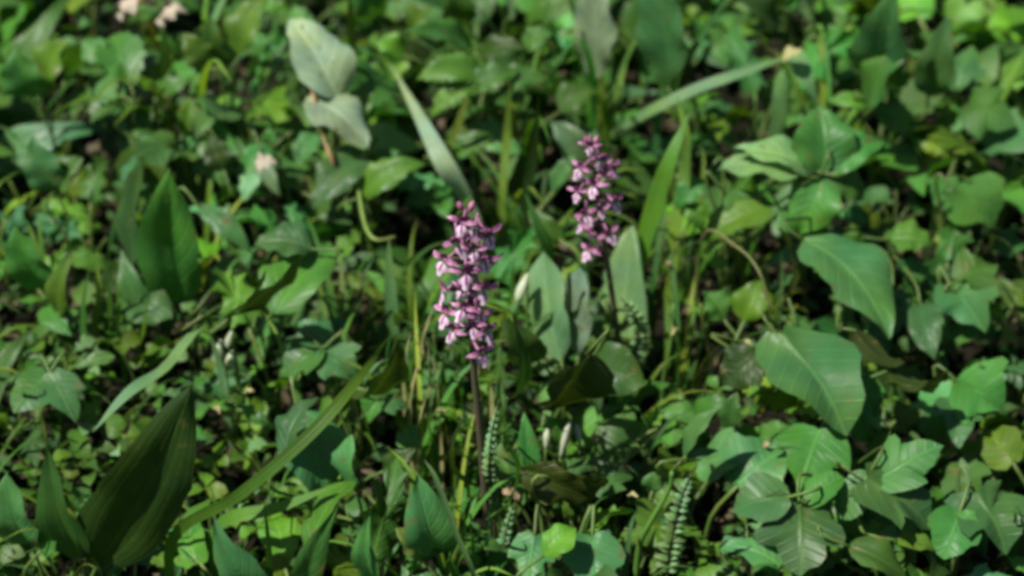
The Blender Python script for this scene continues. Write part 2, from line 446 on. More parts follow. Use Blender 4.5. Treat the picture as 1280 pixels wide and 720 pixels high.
def orchid(label, stem_px, spike_px, seen, scale, hidden, buds, leaves, rb):
    Y0 = at(stem_px[0][0], stem_px[0][1], 0).y
    pts = [at_y(px, py, Y0) for px, py in stem_px]
    root = Vector((pts[0].x, Y0, 0.0))
    t = thing('wild_orchid', label, 'orchid', root)
    pts[0].z = -0.004
    vs, fs = tube([p - root for p in pts], 0.0026 * scale, 0.0011 * scale, 5, 8)
    mesh_obj('stem', vs, fs, 'ostem', t)
    zs = [p.z for p in pts]
    def axis(z):
        for a, b in zip(pts, pts[1:]):
            if z <= b.z: break
        k = (z - a.z) / (b.z - a.z); return a + (b - a) * k
    def axis_px(py):
        for a, b in zip(stem_px, stem_px[1:]):
            if py >= b[1]: break
        return a[0] + (b[0] - a[0]) * (py - a[1]) / (b[1] - a[1])
    rad = 0.0125 * scale
    def add(kind, P, phi, s, tilt=0.0):
        f = copy_tree(kind, t)
        f.location = P - root
        f.rotation_euler = (tilt + random.uniform(-.3, .25), random.uniform(-.5, .5), phi + random.uniform(-.35, .35))
        f.scale = (s,) * 3
        # ovary joining the flower to the stem, and its bract
        out = Vector((-sin(phi), cos(phi), 0))
        e = P - root - out * 0.001; a = axis(P.z - 0.006) - root
        v, q = tube([a, a + (e - a) * 0.5 + Vector((0, 0, 0.0015)), e], 0.0011 * s, 0.0013 * s, 3, 5)
        mesh_obj('flower_stalk', v, q, 'bract' if random.random() < .7 else 'ostem', t)
        v, q, u = petal('lance', 0.012 * s, 0.0028 * s, a, out + Vector((random.uniform(-.3, .3), 0, random.uniform(-.1, .5))), (0, 0, 1), arch=0.1, fold=0.3, ns=6)
        mesh_obj('bract', v, q, 'bract', t, u)
    k = 0
    for (px, py, s) in seen:
        ax = axis_px(py); dx = (px - ax) * mpp(axis(at_y(ax, py, Y0).z))
        q = max(-0.97, min(0.97, dx / (rad + 0.002)))
        ang = math.asin(q)
        P = at_y(px, py, Y0 - rad * cos(ang) * 0.9)
        phi = pi + ang                     # local +Y outwards
        out = Vector((sin(ang), -cos(ang), 0)); phi = math.atan2(-out.x, out.y)
        add(FLOWERS[k % 4], P, phi, s * scale, random.uniform(-.25, .2)); k += 1
    z0, z1 = at_y(*spike_px[0], Y0).z, at_y(*spike_px[1], Y0).z
    for i in range(hidden):
        z = z0 + (z1 - z0) * (i + .5) / hidden; ang = pi + random.uniform(-1.25, 1.25)
        r = rad * (0.85 if i < hidden - 2 else 0.6)
        out = Vector((sin(ang), -cos(ang), 0))
        add(FLOWERS[i % 4], axis(z) + out * r, math.atan2(-out.x, out.y), .92 * scale)
    for i in range(buds):
        z = z1 + 0.002 + 0.0022 * i * scale; ang = i * 2.4; out = Vector((sin(ang), -cos(ang), 0))
        b = BUD.copy(); col.objects.link(b); b.parent = t
        b.location = axis(z) + out * 0.0012 - root; b.scale = (scale * (1 - .06 * i),) * 3
        b.rotation_euler = (0.5 + 0.12 * i, 0, math.atan2(-out.x, out.y))
    for lf in leaves:
        kw = lf[4] if len(lf) > 4 else {}
        o, B, x = put_leaf(t, root, lf[0], lf[1], lf[2], lf[3], mat='grass', **kw)
    return t

orchid('taller wild orchid in bloom with a dense pink and purple flower spike',
       [(612, 735), (608, 640), (600, 540), (592, 455), (588, 360), (584, 290), (583, 268)], [(594, 450), (584, 275)],
       [(578, 279, .85), (609, 293, 1.0), (572, 303, 1.05), (556, 326, 1.0), (606, 325, 1.0), (583, 341, 1.05), (556, 362, 1.0), (604, 362, .95),
        (592, 312, .8), (558, 392, 1.0), (579, 386, .9), (600, 392, .9), (566, 412, .95), (592, 408, .8), (608, 414, .9), (601, 441, 1.0), (580, 362, .8), (594, 284, .75)],
       1.0, 5, 3,
       [('lance', (612, 735, .5), (560, 690, 6), 26, dict(c='G', arch=.15)), ('lance', (612, 735, .5), (668, 672, 6), 26, dict(c='G', arch=.15)),
        ('lance', (607, 650, 5), (628, 545, 11), 16, dict(c='G', face='r')), ('lance', (604, 610, 6), (590, 510, 13), 13, dict(c='D', face='l'))], 1)
orchid('shorter wild orchid with a loose sparse purple flower spike',
       [(787, 520), (778, 460), (768, 390), (758, 320), (746, 240), (739, 176)], [(757, 322), (741, 190)],
       [(737, 182, .75), (750, 198, .9), (726, 210, .95), (766, 212, .85), (742, 232, 1.0), (722, 240, .8), (768, 252, .9), (733, 268, .95),
        (757, 222, .7), (728, 280, .8), (761, 292, .95), (737, 314, .9), (750, 262, .75)],
       1.0, 3, 3,
       [('lance', (787, 515, .5), (845, 480, 4), 26, dict(c='G', arch=.15)), ('lance', (785, 500, 1), (752, 440, 6), 24, dict(c='G', arch=.12))], 1)

# ------------------------------------------------------------------ single plants traced from the picture
LANDMARKS = []
def lm(phrase, p):
    if phrase: LANDMARKS.append((p.x, p.y, phrase))
def plant(name, label, cat, leaves, root=None, stalks=True, red=False, extra=None, mat='leaf', group=None):
    pts = [at(*l[1]) for l in leaves]
    if root: r = at(root[0], root[1], 0)
    else:
        r = sum(pts, Vector()) / len(pts); r.z = 0
    t = thing(name, label, cat, r, group)
    for l in leaves:
        kw = dict(l[4]) if len(l) > 4 else {}
        kw.setdefault('mat', mat)
        o, B, x = put_leaf(t, r, l[0], l[1], l[2], l[3], **kw)
        if stalks: stalk_to(t, r, B, x, red=red)
    if extra: extra(t, r)
    return t
def grass(label, path, wpx, face='n', c='G', taper=0.8, fold=0.25, base_w=0.6, name='meadow_grass', mat='grass', group=None):
    pts = [at(*p) for p in path]
    g = pts[0].copy(); d = (pts[0] - pts[1]); d.z = 0
    foot = Vector((pts[0].x + d.x * 0.15, pts[0].y + d.y * 0.15, -0.004))
    root = Vector((foot.x, foot.y, 0))
    if pts[0].z > 0.012: pts = [foot] + pts
    fv = FACE[face] if isinstance(face, str) else face
    w = wpx * mpp(pts[len(pts) // 2])
    vs, fs, uv = ribbon([p - root for p in pts], Vector((fv[0], -fv[2], fv[1])), w, taper, fold, base_w=base_w)
    o = mesh_obj(name, vs, fs, mat, None, uv, rgba(COL[c], 0.08)); o.location = root; o['kind'] = 'thing'
    return tag(o, label, 'grass', group)
def stem_thing(name, label, cat, path, r0, r1, c, mat='stalk', group=None):
    pts = [at(*p) for p in path]
    root = Vector((pts[0].x, pts[0].y, 0))
    if pts[0].z > 0.012: pts = [Vector((pts[0].x, pts[0].y, -0.004))] + pts
    vs, fs = tube([p - root for p in pts], r0, r1, 5, 6)
    o = mesh_obj(name, vs, fs, mat, None, None, rgba(c)); o.location = root
    return tag(o, label, cat, group)

def red_stem(t, r):
    pts = [Vector((0, 0, -.004)), at(420, 216, 7) - r, at(403, 168, 9) - r, at(391, 118, 10.5) - r, at(386, 98, 11) - r]
    vs, fs = tube(pts, .0016, .0009, 5, 6); mesh_obj('stem', vs, fs, 'stalk', t, None, (.36, .24, .15, 1))
plant('pale_leaf_herb', 'herb with two big whitish leaves on a reddish stalk', 'plant', [
    ('ovate', (424, 126, 10), (362, 24, 13), 74, dict(c='P', face='flat', fold=.1)),
    ('ovate', (382, 124, 10), (460, 186, 8.5), 60, dict(c='P', face='flat', fold=.12))], root=(424, 262), stalks=False, extra=red_stem)
plant('heart_leaf_herb', 'low herb with heart-shaped leaves under the whitish leaves', 'plant', [
    ('heart', (450, 196, 7.5), (390, 262, 6), 56, dict(c='B')), ('ovate', (396, 168, 7), (370, 208, 6), 32, dict(c='B')),
    ('ovate', (400, 255, 5), (440, 280, 5), 34, dict(c='G'))])
plant('lobed_leaf_herb', 'bright lobed herb growing beside the pale dried heads', 'plant', [
    ('tooth', (160, 100, 9), (140, 40, 10), 66, dict(c='G', face='flat')), ('tooth', (165, 95, 8.5), (198, 62, 9), 44, dict(c='G')),
    ('tooth', (150, 120, 8), (118, 96, 8), 50, dict(c='B')), ('five', (170, 108, 7.5), (112, 150, 7), 62, dict(c='G')),
    ('tooth', (175, 130, 7), (188, 165, 6), 34, dict(c='G')), ('tooth', (128, 75, 9.5), (106, 50, 10), 40, dict(c='B'))])
plant('soft_leaf_herb', 'clump of soft fresh green leaves behind the lobed herb', 'plant', [
    ('ovate', (262, 85, 8), (228, 42, 10), 42, dict(c='Y')), ('ovate', (285, 80, 8), (262, 20, 11), 40, dict(c='G')),
    ('ovate', (300, 70, 8), (335, -5, 11), 44, dict(c='Y')), ('ovate', (330, 70, 7), (322, 40, 8), 34, dict(c='G')),
    ('elli', (228, 170, 6), (238, 122, 8), 28, dict(c='Y', face='cam')), ('lance', (255, 90, 8), (210, 90, 7), 24, dict(c='G'))])
plant('spear_leaf_herb', 'herb with broad upright spear leaves and blue-green blade', 'plant', [
    ('ovate', (228, 378, 4.5), (212, 214, 12.5), 84, dict(c='G', face='cam', fold=.3, arch=.03)),
    ('lance', (168, 345, 5), (178, 198, 12.5), 44, dict(c='B', face='lit', fold=.3, arch=.02)),
    ('lance', (190, 400, 4), (152, 312, 7), 34, dict(c='B', face='n')),
    ('lance', (248, 258, 8), (316, 318, 6.5), 32, dict(c='B')),
    ('lance', (262, 365, 5.5), (302, 318, 7), 26, dict(c='G', face='flat'))], stalks=True, root=(222, 392), mat='leaf')
plant('glossy_leaf_herb', 'herb with glossy folded oval leaves crossed by a narrow dark leaf', 'plant', [
    ('ovate', (392, 312, 9), (318, 306, 9), 44, dict(c='B', face='flat', arch=.12)),
    ('ovate', (340, 392, 7.5), (420, 308, 8.5), 74, dict(c='G', face='flat', arch=.06)),
    ('lance', (286, 398, 8), (386, 316, 12), 34, dict(c='D', face=(.7, -.2, .65), arch=.05, fold=.1)),  # darker tone painted in for the shaded, backlit side
    ('lance', (252, 396, 7.5), (332, 336, 11), 17, dict(c='D', face=(.7, -.2, .65), fold=.1))], root=(330, 408))
plant('lobed_leaf_herb', 'lobed herb with sunlit leaves above the shaded broad leaf', 'plant', [
    ('tri', (408, 428, 6.5), (372, 404, 7), 44, dict(c='B', face='flat')), ('tri', (405, 440, 6.5), (446, 480, 5.5), 58, dict(c='B', face='flat')),
    ('tri', (402, 438, 6.5), (352, 470, 5.5), 48, dict(c='G', face='flat')), ('tri', (476, 488, 6), (460, 528, 5.2), 52, dict(c='G', face='flat')),
    ('tri', (480, 500, 6), (512, 512, 5.5), 34, dict(c='B', face='flat'))])
plant('dark_leaf_herb', 'single hanging oval leaf toned dark olive for the shade of the arching blade', 'plant', [
    ('ovate', (440, 492, 8), (498, 424, 12), 56, dict(c='O', face=(.5, -.35, .8)))])  # dark olive base colour stands in for shade on this leaf
plant('plantain', 'plantain with one huge ribbed leaf toned dim for shade leaning out of the grass', 'plant', [
    ('ovate', (122, 705, 5), (238, 486, 14), 118, dict(c='D', face=(.1, -.02, .95), mat='grass', fold=.12, arch=.04)),  # deep green chosen to dim the big leaf as shade would
    ('lance', (120, 700, 4), (60, 560, 11), 60, dict(c='D', face='n', mat='grass'))], root=(112, 722))
plant('shaded_leaf_herb', 'wide blue-green leaf bent over in shadow under the arching blade', 'plant', [
    ('ovate', (372, 512, 7), (398, 630, 4.5), 92, dict(c='B', face=(.5, .25, .8), arch=.12)),
    ('lance', (356, 572, 7), (396, 496, 8.5), 36, dict(c='B', face='l')),
    ('elli', (446, 614, 6), (438, 544, 8.5), 34, dict(c='B', face='l'))])
plant('upright_leaf_herb', 'blue-green oval leaf beside the thin dark spike of grass', 'plant', [
    ('lance', (338, 742, 5), (266, 646, 9), 52, dict(c='B', face='n')), ('lance', (386, 735, 5), (424, 628, 11), 40, dict(c='G', face='cam')),
    ('lance', (478, 730, 5), (462, 640, 9.5), 36, dict(c='B', face='n'))])
plant('round_leaf_herb', 'broad dusky leaf beside a small yellowing leaf near the taller orchid', 'plant', [
    ('ovate', (548, 695, 5), (520, 592, 9), 70, dict(c='B', face=(.3, .3, .8))), ('elli', (528, 700, 5.5), (496, 660, 7), 32, dict(c='A', face='flat')),
    ('tri', (508, 560, 5.5), (520, 530, 6), 36, dict(c='G', face='flat')), ('ovate', (480, 590, 5), (520, 560, 6.5), 30, dict(c='D'))])
plant('broad_leaf_herb', 'bright oval leaf with a pale tip standing below the slanting blade', 'plant', [
    ('ovate', (452, 246, 6.5), (532, 204, 8), 40, dict(c='Y')), ('ovate', (442, 148, 8), (468, 98, 10), 34, dict(c='G')),
    ('ovate', (470, 210, 6), (500, 190, 7), 30, dict(c='G'))])
plant('toothed_leaf_herb', 'toothed herb with rows of fresh leaves behind the slanting blade', 'plant', [
    ('serr', (590, 60, 9), (505, 40, 11), 34, dict(c='G')), ('serr', (600, 90, 9), (520, 100, 9), 40, dict(c='Y')),
    ('serr', (602, 95, 8.5), (540, 145, 7.5), 44, dict(c='Y')), ('serr', (590, 110, 8.5), (650, 90, 9), 38, dict(c='G')),
    ('serr', (600, 70, 9), (660, 60, 10), 30, dict(c='D')), ('serr', (612, 110, 8), (690, 100, 8.5), 36, dict(c='G')),
    ('serr', (560, 190, 6), (622, 170, 7), 34, dict(c='G'))])
plant('pale_spoon_leaf_herb', 'tall spoon-shaped pale leaf standing behind the shorter orchid', 'plant', [
    ('elli', (744, 100, 8), (746, -30, 14), 58, dict(c='L', face='lit', arch=.04)), ('elli', (836, 112, 8), (818, -40, 15), 66, dict(c='B', face='lit', arch=.04)),
    ('ovate', (700, 140, 7), (740, 108, 8), 40, dict(c='G')), ('ovate', (740, 210, 6), (688, 150, 8.5), 44, dict(c='S', face='lit')),
    ('lance', (690, 240, 6), (722, 190, 8), 24, dict(c='B'))], root=(770, 180))
plant('whorled_leaf_herb', 'whorl of five pointed leaves spread like a star above the thicket', 'plant', [
    ('ovate', (1026, 218, 9.5), (1022, 132, 12), 84, dict(c='G', face='flat')), ('ovate', (1030, 218, 9.5), (1106, 178, 10.5), 50, dict(c='G')),
    ('ovate', (1022, 218, 9.5), (896, 214, 9), 46, dict(c='S', face='flat')), ('ovate', (1020, 214, 9.7), (918, 186, 10.5), 36, dict(c='S', face='flat')),
    ('ovate', (1026, 222, 9.5), (1000, 292, 7), 70, dict(c='G', face='n')), ('ovate', (1030, 222, 9.5), (1080, 250, 8), 40, dict(c='G'))], root=(1030, 300))
plant('paired_leaf_herb', 'upright pair of leaves with drooping side leaf behind the whorl', 'plant', [
    ('ovate', (1088, 136, 8), (1134, 66, 12), 56, dict(c='G', face='l')), ('lance', (1092, 134, 8), (1142, 166, 6.5), 40, dict(c='G')),
    ('lance', (1088, 132, 8), (1030, 126, 8), 20, dict(c='Y')), ('ovate', (1110, 100, 8), (1120, -20, 16), 80, dict(c='B', face='n')),
    ('ovate', (1160, 120, 8), (1185, 20, 13), 50, dict(c='B'))])
plant('folded_leaf_herb', 'cluster of bright curled leaves between the orchid and the whorl', 'plant', [
    ('ovate', (968, 256, 7.5), (878, 300, 6), 46, dict(c='Y', face='flat', arch=.15)), ('ovate', (905, 240, 8), (945, 278, 6.5), 40, dict(c='G', face='n')),
    ('ovate', (880, 225, 8), (845, 262, 6.5), 32, dict(c='G')), ('lance', (860, 250, 7), (878, 290, 5.5), 26, dict(c='Y')),
    ('ovate', (975, 262, 7.5), (1002, 292, 6.2), 36, dict(c='G'))])
plant('oval_leaf_herb', 'small bright leaf and narrow olive leaf under the arching buff stalk', 'plant', [
    ('ovate', (930, 402, 5.5), (950, 350, 7), 46, dict(c='Y', face='flat')), ('ovate', (905, 400, 5.5), (880, 365, 6.5), 40, dict(c='G', face='flat')),
    ('lance', (985, 372, 6.5), (972, 285, 9), 34, dict(c='O', face=(.7, -.4, .6)))])
plant('big_leaf_vine', 'creeper with large smooth glossy leaves beside the open dark gap', 'plant', [
    ('ovate', (1004, 300, 9), (1112, 424, 7), 84, dict(c='B', face=(.2, 1, .25), fold=.1)), ('ovate', (1112, 300, 6.5), (1166, 306, 6.5), 40, dict(c='Y', face='flat')),
    ('ovate', (1076, 312, 7), (1052, 292, 8), 30, dict(c='G')), ('ovate', (1116, 360, 6), (1120, 420, 5.2), 40, dict(c='B')),
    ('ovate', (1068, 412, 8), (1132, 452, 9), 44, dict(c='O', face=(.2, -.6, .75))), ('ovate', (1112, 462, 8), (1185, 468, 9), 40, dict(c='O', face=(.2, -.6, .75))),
    ('ovate', (1150, 380, 6), (1168, 450, 5.2), 50, dict(c='B'))], root=(1090, 330))
plant('maple_leaf_creeper', 'creeper with one big veined lobed leaf over smaller sharp lobes', 'plant', [
    ('blunt', (976, 424, 9), (1062, 540, 7.2), 112, dict(c='B', face='flat')), ('tri', (1064, 470, 7), (1098, 540, 5.5), 50, dict(c='G', face='flat')),
    ('tri', (1024, 540, 6.5), (1000, 616, 5.2), 106, dict(c='G', face='flat')), ('ovate', (950, 440, 7), (902, 480, 5.5), 62, dict(c='D', face='n')),
    ('ovate', (920, 440, 6.5), (960, 470, 6), 34, dict(c='G'))], root=(1000, 500))
plant('maple_leaf_creeper', 'creeper with wide toothed lobed leaves lying over the dark hollow', 'plant', [
    ('five', (1000, 634, 6.5), (1000, 722, 5), 112, dict(c='B', face='flat')), ('blunt', (982, 622, 7), (914, 640, 6.2), 56, dict(c='B', face='flat')),
    ('blunt', (1010, 626, 6.6), (1054, 596, 7.2), 40, dict(c='G', face='flat')), ('blunt', (1084, 596, 7), (1056, 650, 5.6), 50, dict(c='B', face='flat')),
    ('tri', (1080, 602, 7.2), (1166, 660, 5.5), 86, dict(c='B', face='flat')), ('tri', (1100, 600, 7), (1180, 560, 8), 70, dict(c='B', face='flat')),
    ('ovate', (1060, 682, 6), (1132, 722, 5), 42, dict(c='G', face='flat')), ('ovate', (1120, 675, 5.4), (1170, 688, 5.2), 26, dict(c='Y', face='flat'))], root=(1040, 640))
plant('narrow_leaf_herb', 'grey-green narrow leaf pair sticking up beside the striped fern', 'plant', [
    ('lance', (856, 572, 6.5), (904, 506, 9), 24, dict(c='B', face='l')), ('lance', (858, 574, 6.5), (898, 564, 6.5), 14, dict(c='B')),
    ('elli', (912, 540, 5), (922, 490, 7), 28, dict(c='G')), ('elli', (815, 615, 5), (818, 590, 6), 28, dict(c='G', face='flat'))])
plant('pale_leaf_herb', 'tall pair of pale folded leaves between the two orchids', 'plant', [
    ('elli', (702, 452, 5), (680, 312, 9.5), 58, dict(c='S', face=(-.6, .6, .5), arch=.03, fold=.2)), ('elli', (722, 446, 5), (724, 334, 9.5), 46, dict(c='L', face=(-.6, .6, .5), arch=.03, fold=.15)),
    ('ovate', (752, 470, .8), (790, 282, 7.4), 74, dict(c='S', face='lit', arch=.02)), ('ovate', (792, 460, 1.2), (808, 370, 4.6), 54, dict(c='S', face='lit')),
    ('ovate', (700, 300, 7), (660, 262, 8), 30, dict(c='G')), ('lance', (690, 330, 8), (655, 240, 12), 16, dict(c='G'))], root=(732, 470))
plant('dark_leaf_herb', 'broad leaf coloured dark olive to show the shade between the orchid stems', 'plant', [
    ('ovate', (735, 440, 10), (664, 505, 7), 78, dict(c='O', face=(.35, -.45, .75))), ('lance', (634, 500, 7), (640, 398, 13), 22, dict(c='D', face=(.6, -.4, .7))),  # shade of the broad leaf painted into its dark olive colour
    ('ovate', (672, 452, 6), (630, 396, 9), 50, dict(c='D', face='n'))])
plant('lobed_leaf_herb', 'lobed herb with bright leaves at the foot of the shorter orchid', 'plant', [
    ('tri', (786, 556, 6), (728, 584, 5.2), 58, dict(c='G', face='flat')), ('tri', (745, 610, 5.5), (792, 594, 5.5), 44, dict(c='G', face='flat')),
    ('ovate', (660, 600, 5), (655, 515, 8), 30, dict(c='G', face='cam')), ('ovate', (700, 560, 5), (710, 520, 7), 24, dict(c='G'))])
plant('lobed_leaf_herb', 'rounded leaf on a curved stalk among lobed leaves near the taller orchid', 'plant', [
    ('elli', (678, 696, 6.5), (720, 660, 7.2), 40, dict(c='Y', face='flat')), ('tri', (668, 672, 6), (660, 730, 5), 62, dict(c='B', face='flat')),
    ('blunt', (740, 672, 6), (742, 738, 5), 78, dict(c='B', face='flat')), ('elli', (664, 690, 5.5), (658, 662, 6), 24, dict(c='G', face='flat')),
    ('lance', (712, 650, 6), (704, 625, 7), 14, dict(c='Y'))])
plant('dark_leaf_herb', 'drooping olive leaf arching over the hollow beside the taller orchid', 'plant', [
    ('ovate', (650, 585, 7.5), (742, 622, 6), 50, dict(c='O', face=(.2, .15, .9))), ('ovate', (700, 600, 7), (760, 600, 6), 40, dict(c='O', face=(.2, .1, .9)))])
plant('curled_leaf_herb', 'small curled leaves around a pinkish dead leaf', 'plant', [
    ('ovate', (340, 185, 6.5), (296, 215, 5.5), 36, dict(c='G')), ('ovate', (326, 190, 6.5), (350, 245, 5.3), 26, dict(c='S')), ('ovate', (318, 215, 6), (305, 252, 5.2), 26, dict(c='S')),
    ('lance', (262, 150, 7), (300, 192, 6), 18, dict(c='G')), ('ovate', (280, 215, 6), (262, 170, 7.5), 36, dict(c='D', face='cam')), ('ovate', (338, 180, 6), (342, 158, 7), 18, dict(c='G'))])
plant('soft_leaf_herb', 'hazy tuft of rounded leaves behind the upright dark grass stem', 'plant', [
    ('ovate', (470, 20, 9), (440, -25, 12), 50, dict(c='G')), ('ovate', (505, 70, 8), (470, 50, 9), 40, dict(c='Y')), ('ovate', (515, 40, 8), (540, 10, 10), 40, dict(c='Y'))])
plant('soft_leaf_herb', 'soft pair of rounded leaves behind the toothed herb', 'plant', [
    ('ovate', (585, 30, 9), (560, -20, 12), 46, dict(c='G')), ('ovate', (640, 20, 9), (668, -25, 12), 44, dict(c='S')), ('ovate', (655, 60, 8), (690, 40, 9), 30, dict(c='G'))])
plant('soft_leaf_herb', 'soft pale leaves behind the dry tip of the thick stem', 'plant', [
    ('ovate', (1010, 20, 9), (985, -20, 12), 60, dict(c='S')), ('ovate', (970, 30, 8), (925, 0, 10), 44, dict(c='D')), ('ovate', (1030, 40, 8), (1060, 20, 9), 40, dict(c='G'))])
for k, lv in enumerate([
    [('tri', (1190, 360, 6), (1230, 420, 5.2), 80, dict(c='B', face='flat')), ('tri', (1205, 350, 6.4), (1245, 330, 6.4), 60, dict(c='G', face='flat'))],
    [('tri', (1200, 480, 6), (1260, 520, 5.2), 84, dict(c='G', face='flat')), ('tri', (1192, 500, 5.6), (1200, 560, 5), 64, dict(c='B', face='flat'))],
    [('blunt', (1196, 240, 7), (1246, 280, 6), 70, dict(c='G', face='flat')), ('tri', (1184, 225, 6), (1168, 258, 5.4), 50, dict(c='G', face='flat'))],
    [('five', (1220, 620, 6), (1262, 690, 5), 96, dict(c='B', face='flat')), ('blunt', (1200, 640, 6), (1180, 700, 5), 66, dict(c='G', face='flat'))],
    [('tri', (1210, 130, 8), (1268, 160, 7), 70, dict(c='G')), ('tri', (1195, 110, 8), (1215, 60, 9), 60, dict(c='B'))]]):
    plant('ivy_creeper', ['ivy-like pair of leaves beside the large smooth glossy leaves', 'ivy-like pair of leaves beside the big veined lobed leaf', 'ivy-like pair of leaves on the outer side of the whorl',
          'ivy-like pair of leaves beside the wide toothed lobed leaves', 'ivy-like pair of leaves beside the upright leaf pair'][k], 'plant', lv)
plant('broad_leaf_herb', 'mid-green leaf pair at the outer side of the upright grass blades', 'plant', [
    ('ovate', (60, 360, 6), (20, 280, 10), 56, dict(c='G')), ('lance', (76, 400, 5), (92, 310, 9), 30, dict(c='Y')), ('ovate', (60, 380, 5), (90, 420, 5), 36, dict(c='G'))])
plant('broad_leaf_herb', 'leaf pair at the outer side of the spear leaves', 'plant', [
    ('ovate', (70, 240, 7), (40, 170, 10), 50, dict(c='B')), ('ovate', (74, 236, 7), (104, 196, 9), 40, dict(c='G'))])
plant('lobed_leaf_herb', 'lobed leaf pair at the outer side of the plantain', 'plant', [
    ('tri', (60, 470, 6), (20, 520, 5.2), 70, dict(c='G', face='flat')), ('tri', (66, 474, 6), (96, 530, 5.2), 60, dict(c='B', face='flat'))])
plant('broad_leaf_herb', 'leaf pair at the outer side of the bright lobed herb', 'plant', [
    ('ovate', (50, 120, 8), (20, 60, 11), 60, dict(c='G')), ('ovate', (60, 110, 8), (84, 50, 11), 50, dict(c='Y'))])
plant('broad_leaf_herb', 'blue-green leaf below the huge plantain leaf', 'plant', [
    ('ovate', (40, 680, 5), (10, 590, 9), 60, dict(c='B')), ('ovate', (50, 690, 5), (86, 640, 7), 40, dict(c='G'))])

MARKS = [(at(px, py, 3), ph) for px, py, ph in [
    (600, 700, 'taller orchid'), (787, 510, 'shorter orchid'), (400, 120, 'whitish leaf pair'), (420, 240, 'heart-shaped leaves'), (150, 100, 'bright lobed herb'),
    (180, 20, 'pale dried leaves'), (280, 50, 'soft fresh clump'), (200, 330, 'spear leaves'), (350, 350, 'glossy folded leaves'), (400, 450, 'sunlit lobed herb'),
    (160, 640, 'plantain'), (390, 580, 'bent shaded leaf'), (330, 690, 'dark grass spike'), (530, 650, 'dusky broad leaf'), (560, 210, 'slanting pale blade'),
    (590, 100, 'toothed herb'), (745, 80, 'spoon-shaped leaf'), (1025, 220, 'star whorl'), (1095, 120, 'upright leaf pair'), (910, 270, 'curled bright leaves'),
    (1055, 360, 'large glossy leaves'), (1010, 480, 'big veined leaf'), (1000, 670, 'toothed lobed leaves'), (875, 550, 'narrow grey-green leaves'), (840, 660, 'striped fern'),
    (710, 400, 'pale folded leaves'), (760, 590, 'bright lobed leaves'), (700, 690, 'rounded stalked leaf'), (535, 450, 'dry straw bits'), (930, 380, 'arching buff stalk'),
    (320, 220, 'pinkish dead leaf'), (440, 30, 'upright dark stem'), (930, 90, 'thick pale stem'), (125, 380, 'upright grass blades'), (284, 440, 'white bell buds'),
    (700, 555, 'narrow white buds'), (470, 280, 'elbow-bent stalk'), (220, 470, 'white-tipped blade'), (845, 200, 'soft wide blade')]]
SAY = {'jagged_herb': 'low jagged-leaved herb', 'lobed_seedling': 'small lobed seedling', 'lance_rosette': 'low narrow-leaved rosette', 'toothed_herb': 'short toothed herb', 'clover_plant': 'tiny clover', 'grass_tuft': 'small grass tuft', 'oval_leaf_herb': 'low oval-leaved herb'}
def where(g):
    q = sorted(MARKS, key=lambda m: (m[0].x - g.x) ** 2 + (m[0].y - g.y) ** 2)[:2]
    if (q[0][0] - g).length < 0.022: return 'close under the ' + q[0][1]
    return 'by the %s, towards the %s' % (q[0][1], q[1][1])

# grass
grass('broad pale grass blade slanting up behind the taller orchid', [(592, 268, 4.5), (556, 205, 8), (524, 145, 9), (488, 80, 9.5)], 33, (-.5, .75, .5), 'P', 0.75, .15, .7)
grass('long bright arching grass blade above the shaded leaf', [(215, 676, 6), (300, 618, 10.5), (390, 540, 13), (452, 468, 14), (492, 412, 13)], 16, (-.1, .3, .9), 'Y', 0.35, .12, .9)
grass('shorter lime grass blade lying below the arching blade', [(270, 662, 5), (350, 634, 6.5), (432, 602, 7.5)], 18, 'lit', 'Y', 0.5, .15, .8)
grass('long grass blade with a whitish bent tip beside the plantain', [(262, 414, 8), (205, 462, 8.5), (160, 492, 8.5), (116, 540, 7.5)], 20, 'lit', 'S', 0.35, .15, .7)
grass('thin dark upright spike of grass', [(337, 742, 4), (336, 690, 7), (330, 622, 10.5)], 15, (.5, -.3, .8), 'D', 0.8, .1, .8)
grass('thin shiny grass stem bent beside the taller orchid', [(594, 732, 5), (572, 672, 7), (545, 600, 9), (530, 574, 9.5)], 9, 'r', 'S', 0.3, .2, .9)
grass('grass blade twisting past the whorled leaves', [(800, 330, 5), (822, 250, 9), (840, 195, 11.5), (862, 140, 13)], 30, 'lit', 'Y', 0.5, .2, .7)
grass('wide soft grass blade behind the shorter orchid', [(845, 290, 5), (856, 225, 8), (858, 170, 11), (846, 120, 13)], 22, 'lit', 'A', 0.5, .2, .7)
grass('upright dark grass stem behind the heart-shaped leaves', [(440, 110, 6), (440, 60, 9), (436, -10, 13)], 13, (.6, 0, .8), 'D', 0.2, .1, 1)
grass('slender straight grass stalk behind the taller orchid', [(628, 245, 5), (634, 170, 8), (638, 100, 12)], 11, 'n', 'A', 0.3, .15, .9)
grass('leaning yellowish grass stalk near the slanting blade', [(562, 195, 6), (572, 160, 8), (588, 108, 10.5)], 12, 'n', 'A', 0.3, .15, .9)
grass('tall dim grass blade between toothed herb and shorter orchid', [(655, 265, 5), (666, 200, 8), (674, 120, 12)], 13, 'steep', 'D', 0.4, .15, .9)
grass('thin grass blade crossing behind the spoon-shaped leaf', [(828, 116, 7), (864, 66, 10), (912, -8, 14)], 12, 'n', 'B', 0.4, .15, .9)
grass('thick pale grass stem lying across to a dry tip', [(762, 176, 3), (800, 146, 7), (868, 112, 9), (930, 90, 10), (1000, 66, 10.5)], 15, 'lit', 'S', 0.3, .1, 1)
grass('drooping pale grass leaf hanging from the dry tip', [(984, 76, 10), (1006, 96, 10), (1024, 134, 8.5)], 26, 'flat', 'S', 0.4, .1, .7)
grass('pale upright grass blade between herb and taller orchid', [(492, 410, 4), (488, 350, 7), (486, 296, 9.5)], 17, 'n', 'S', 0.4, .2, .9)
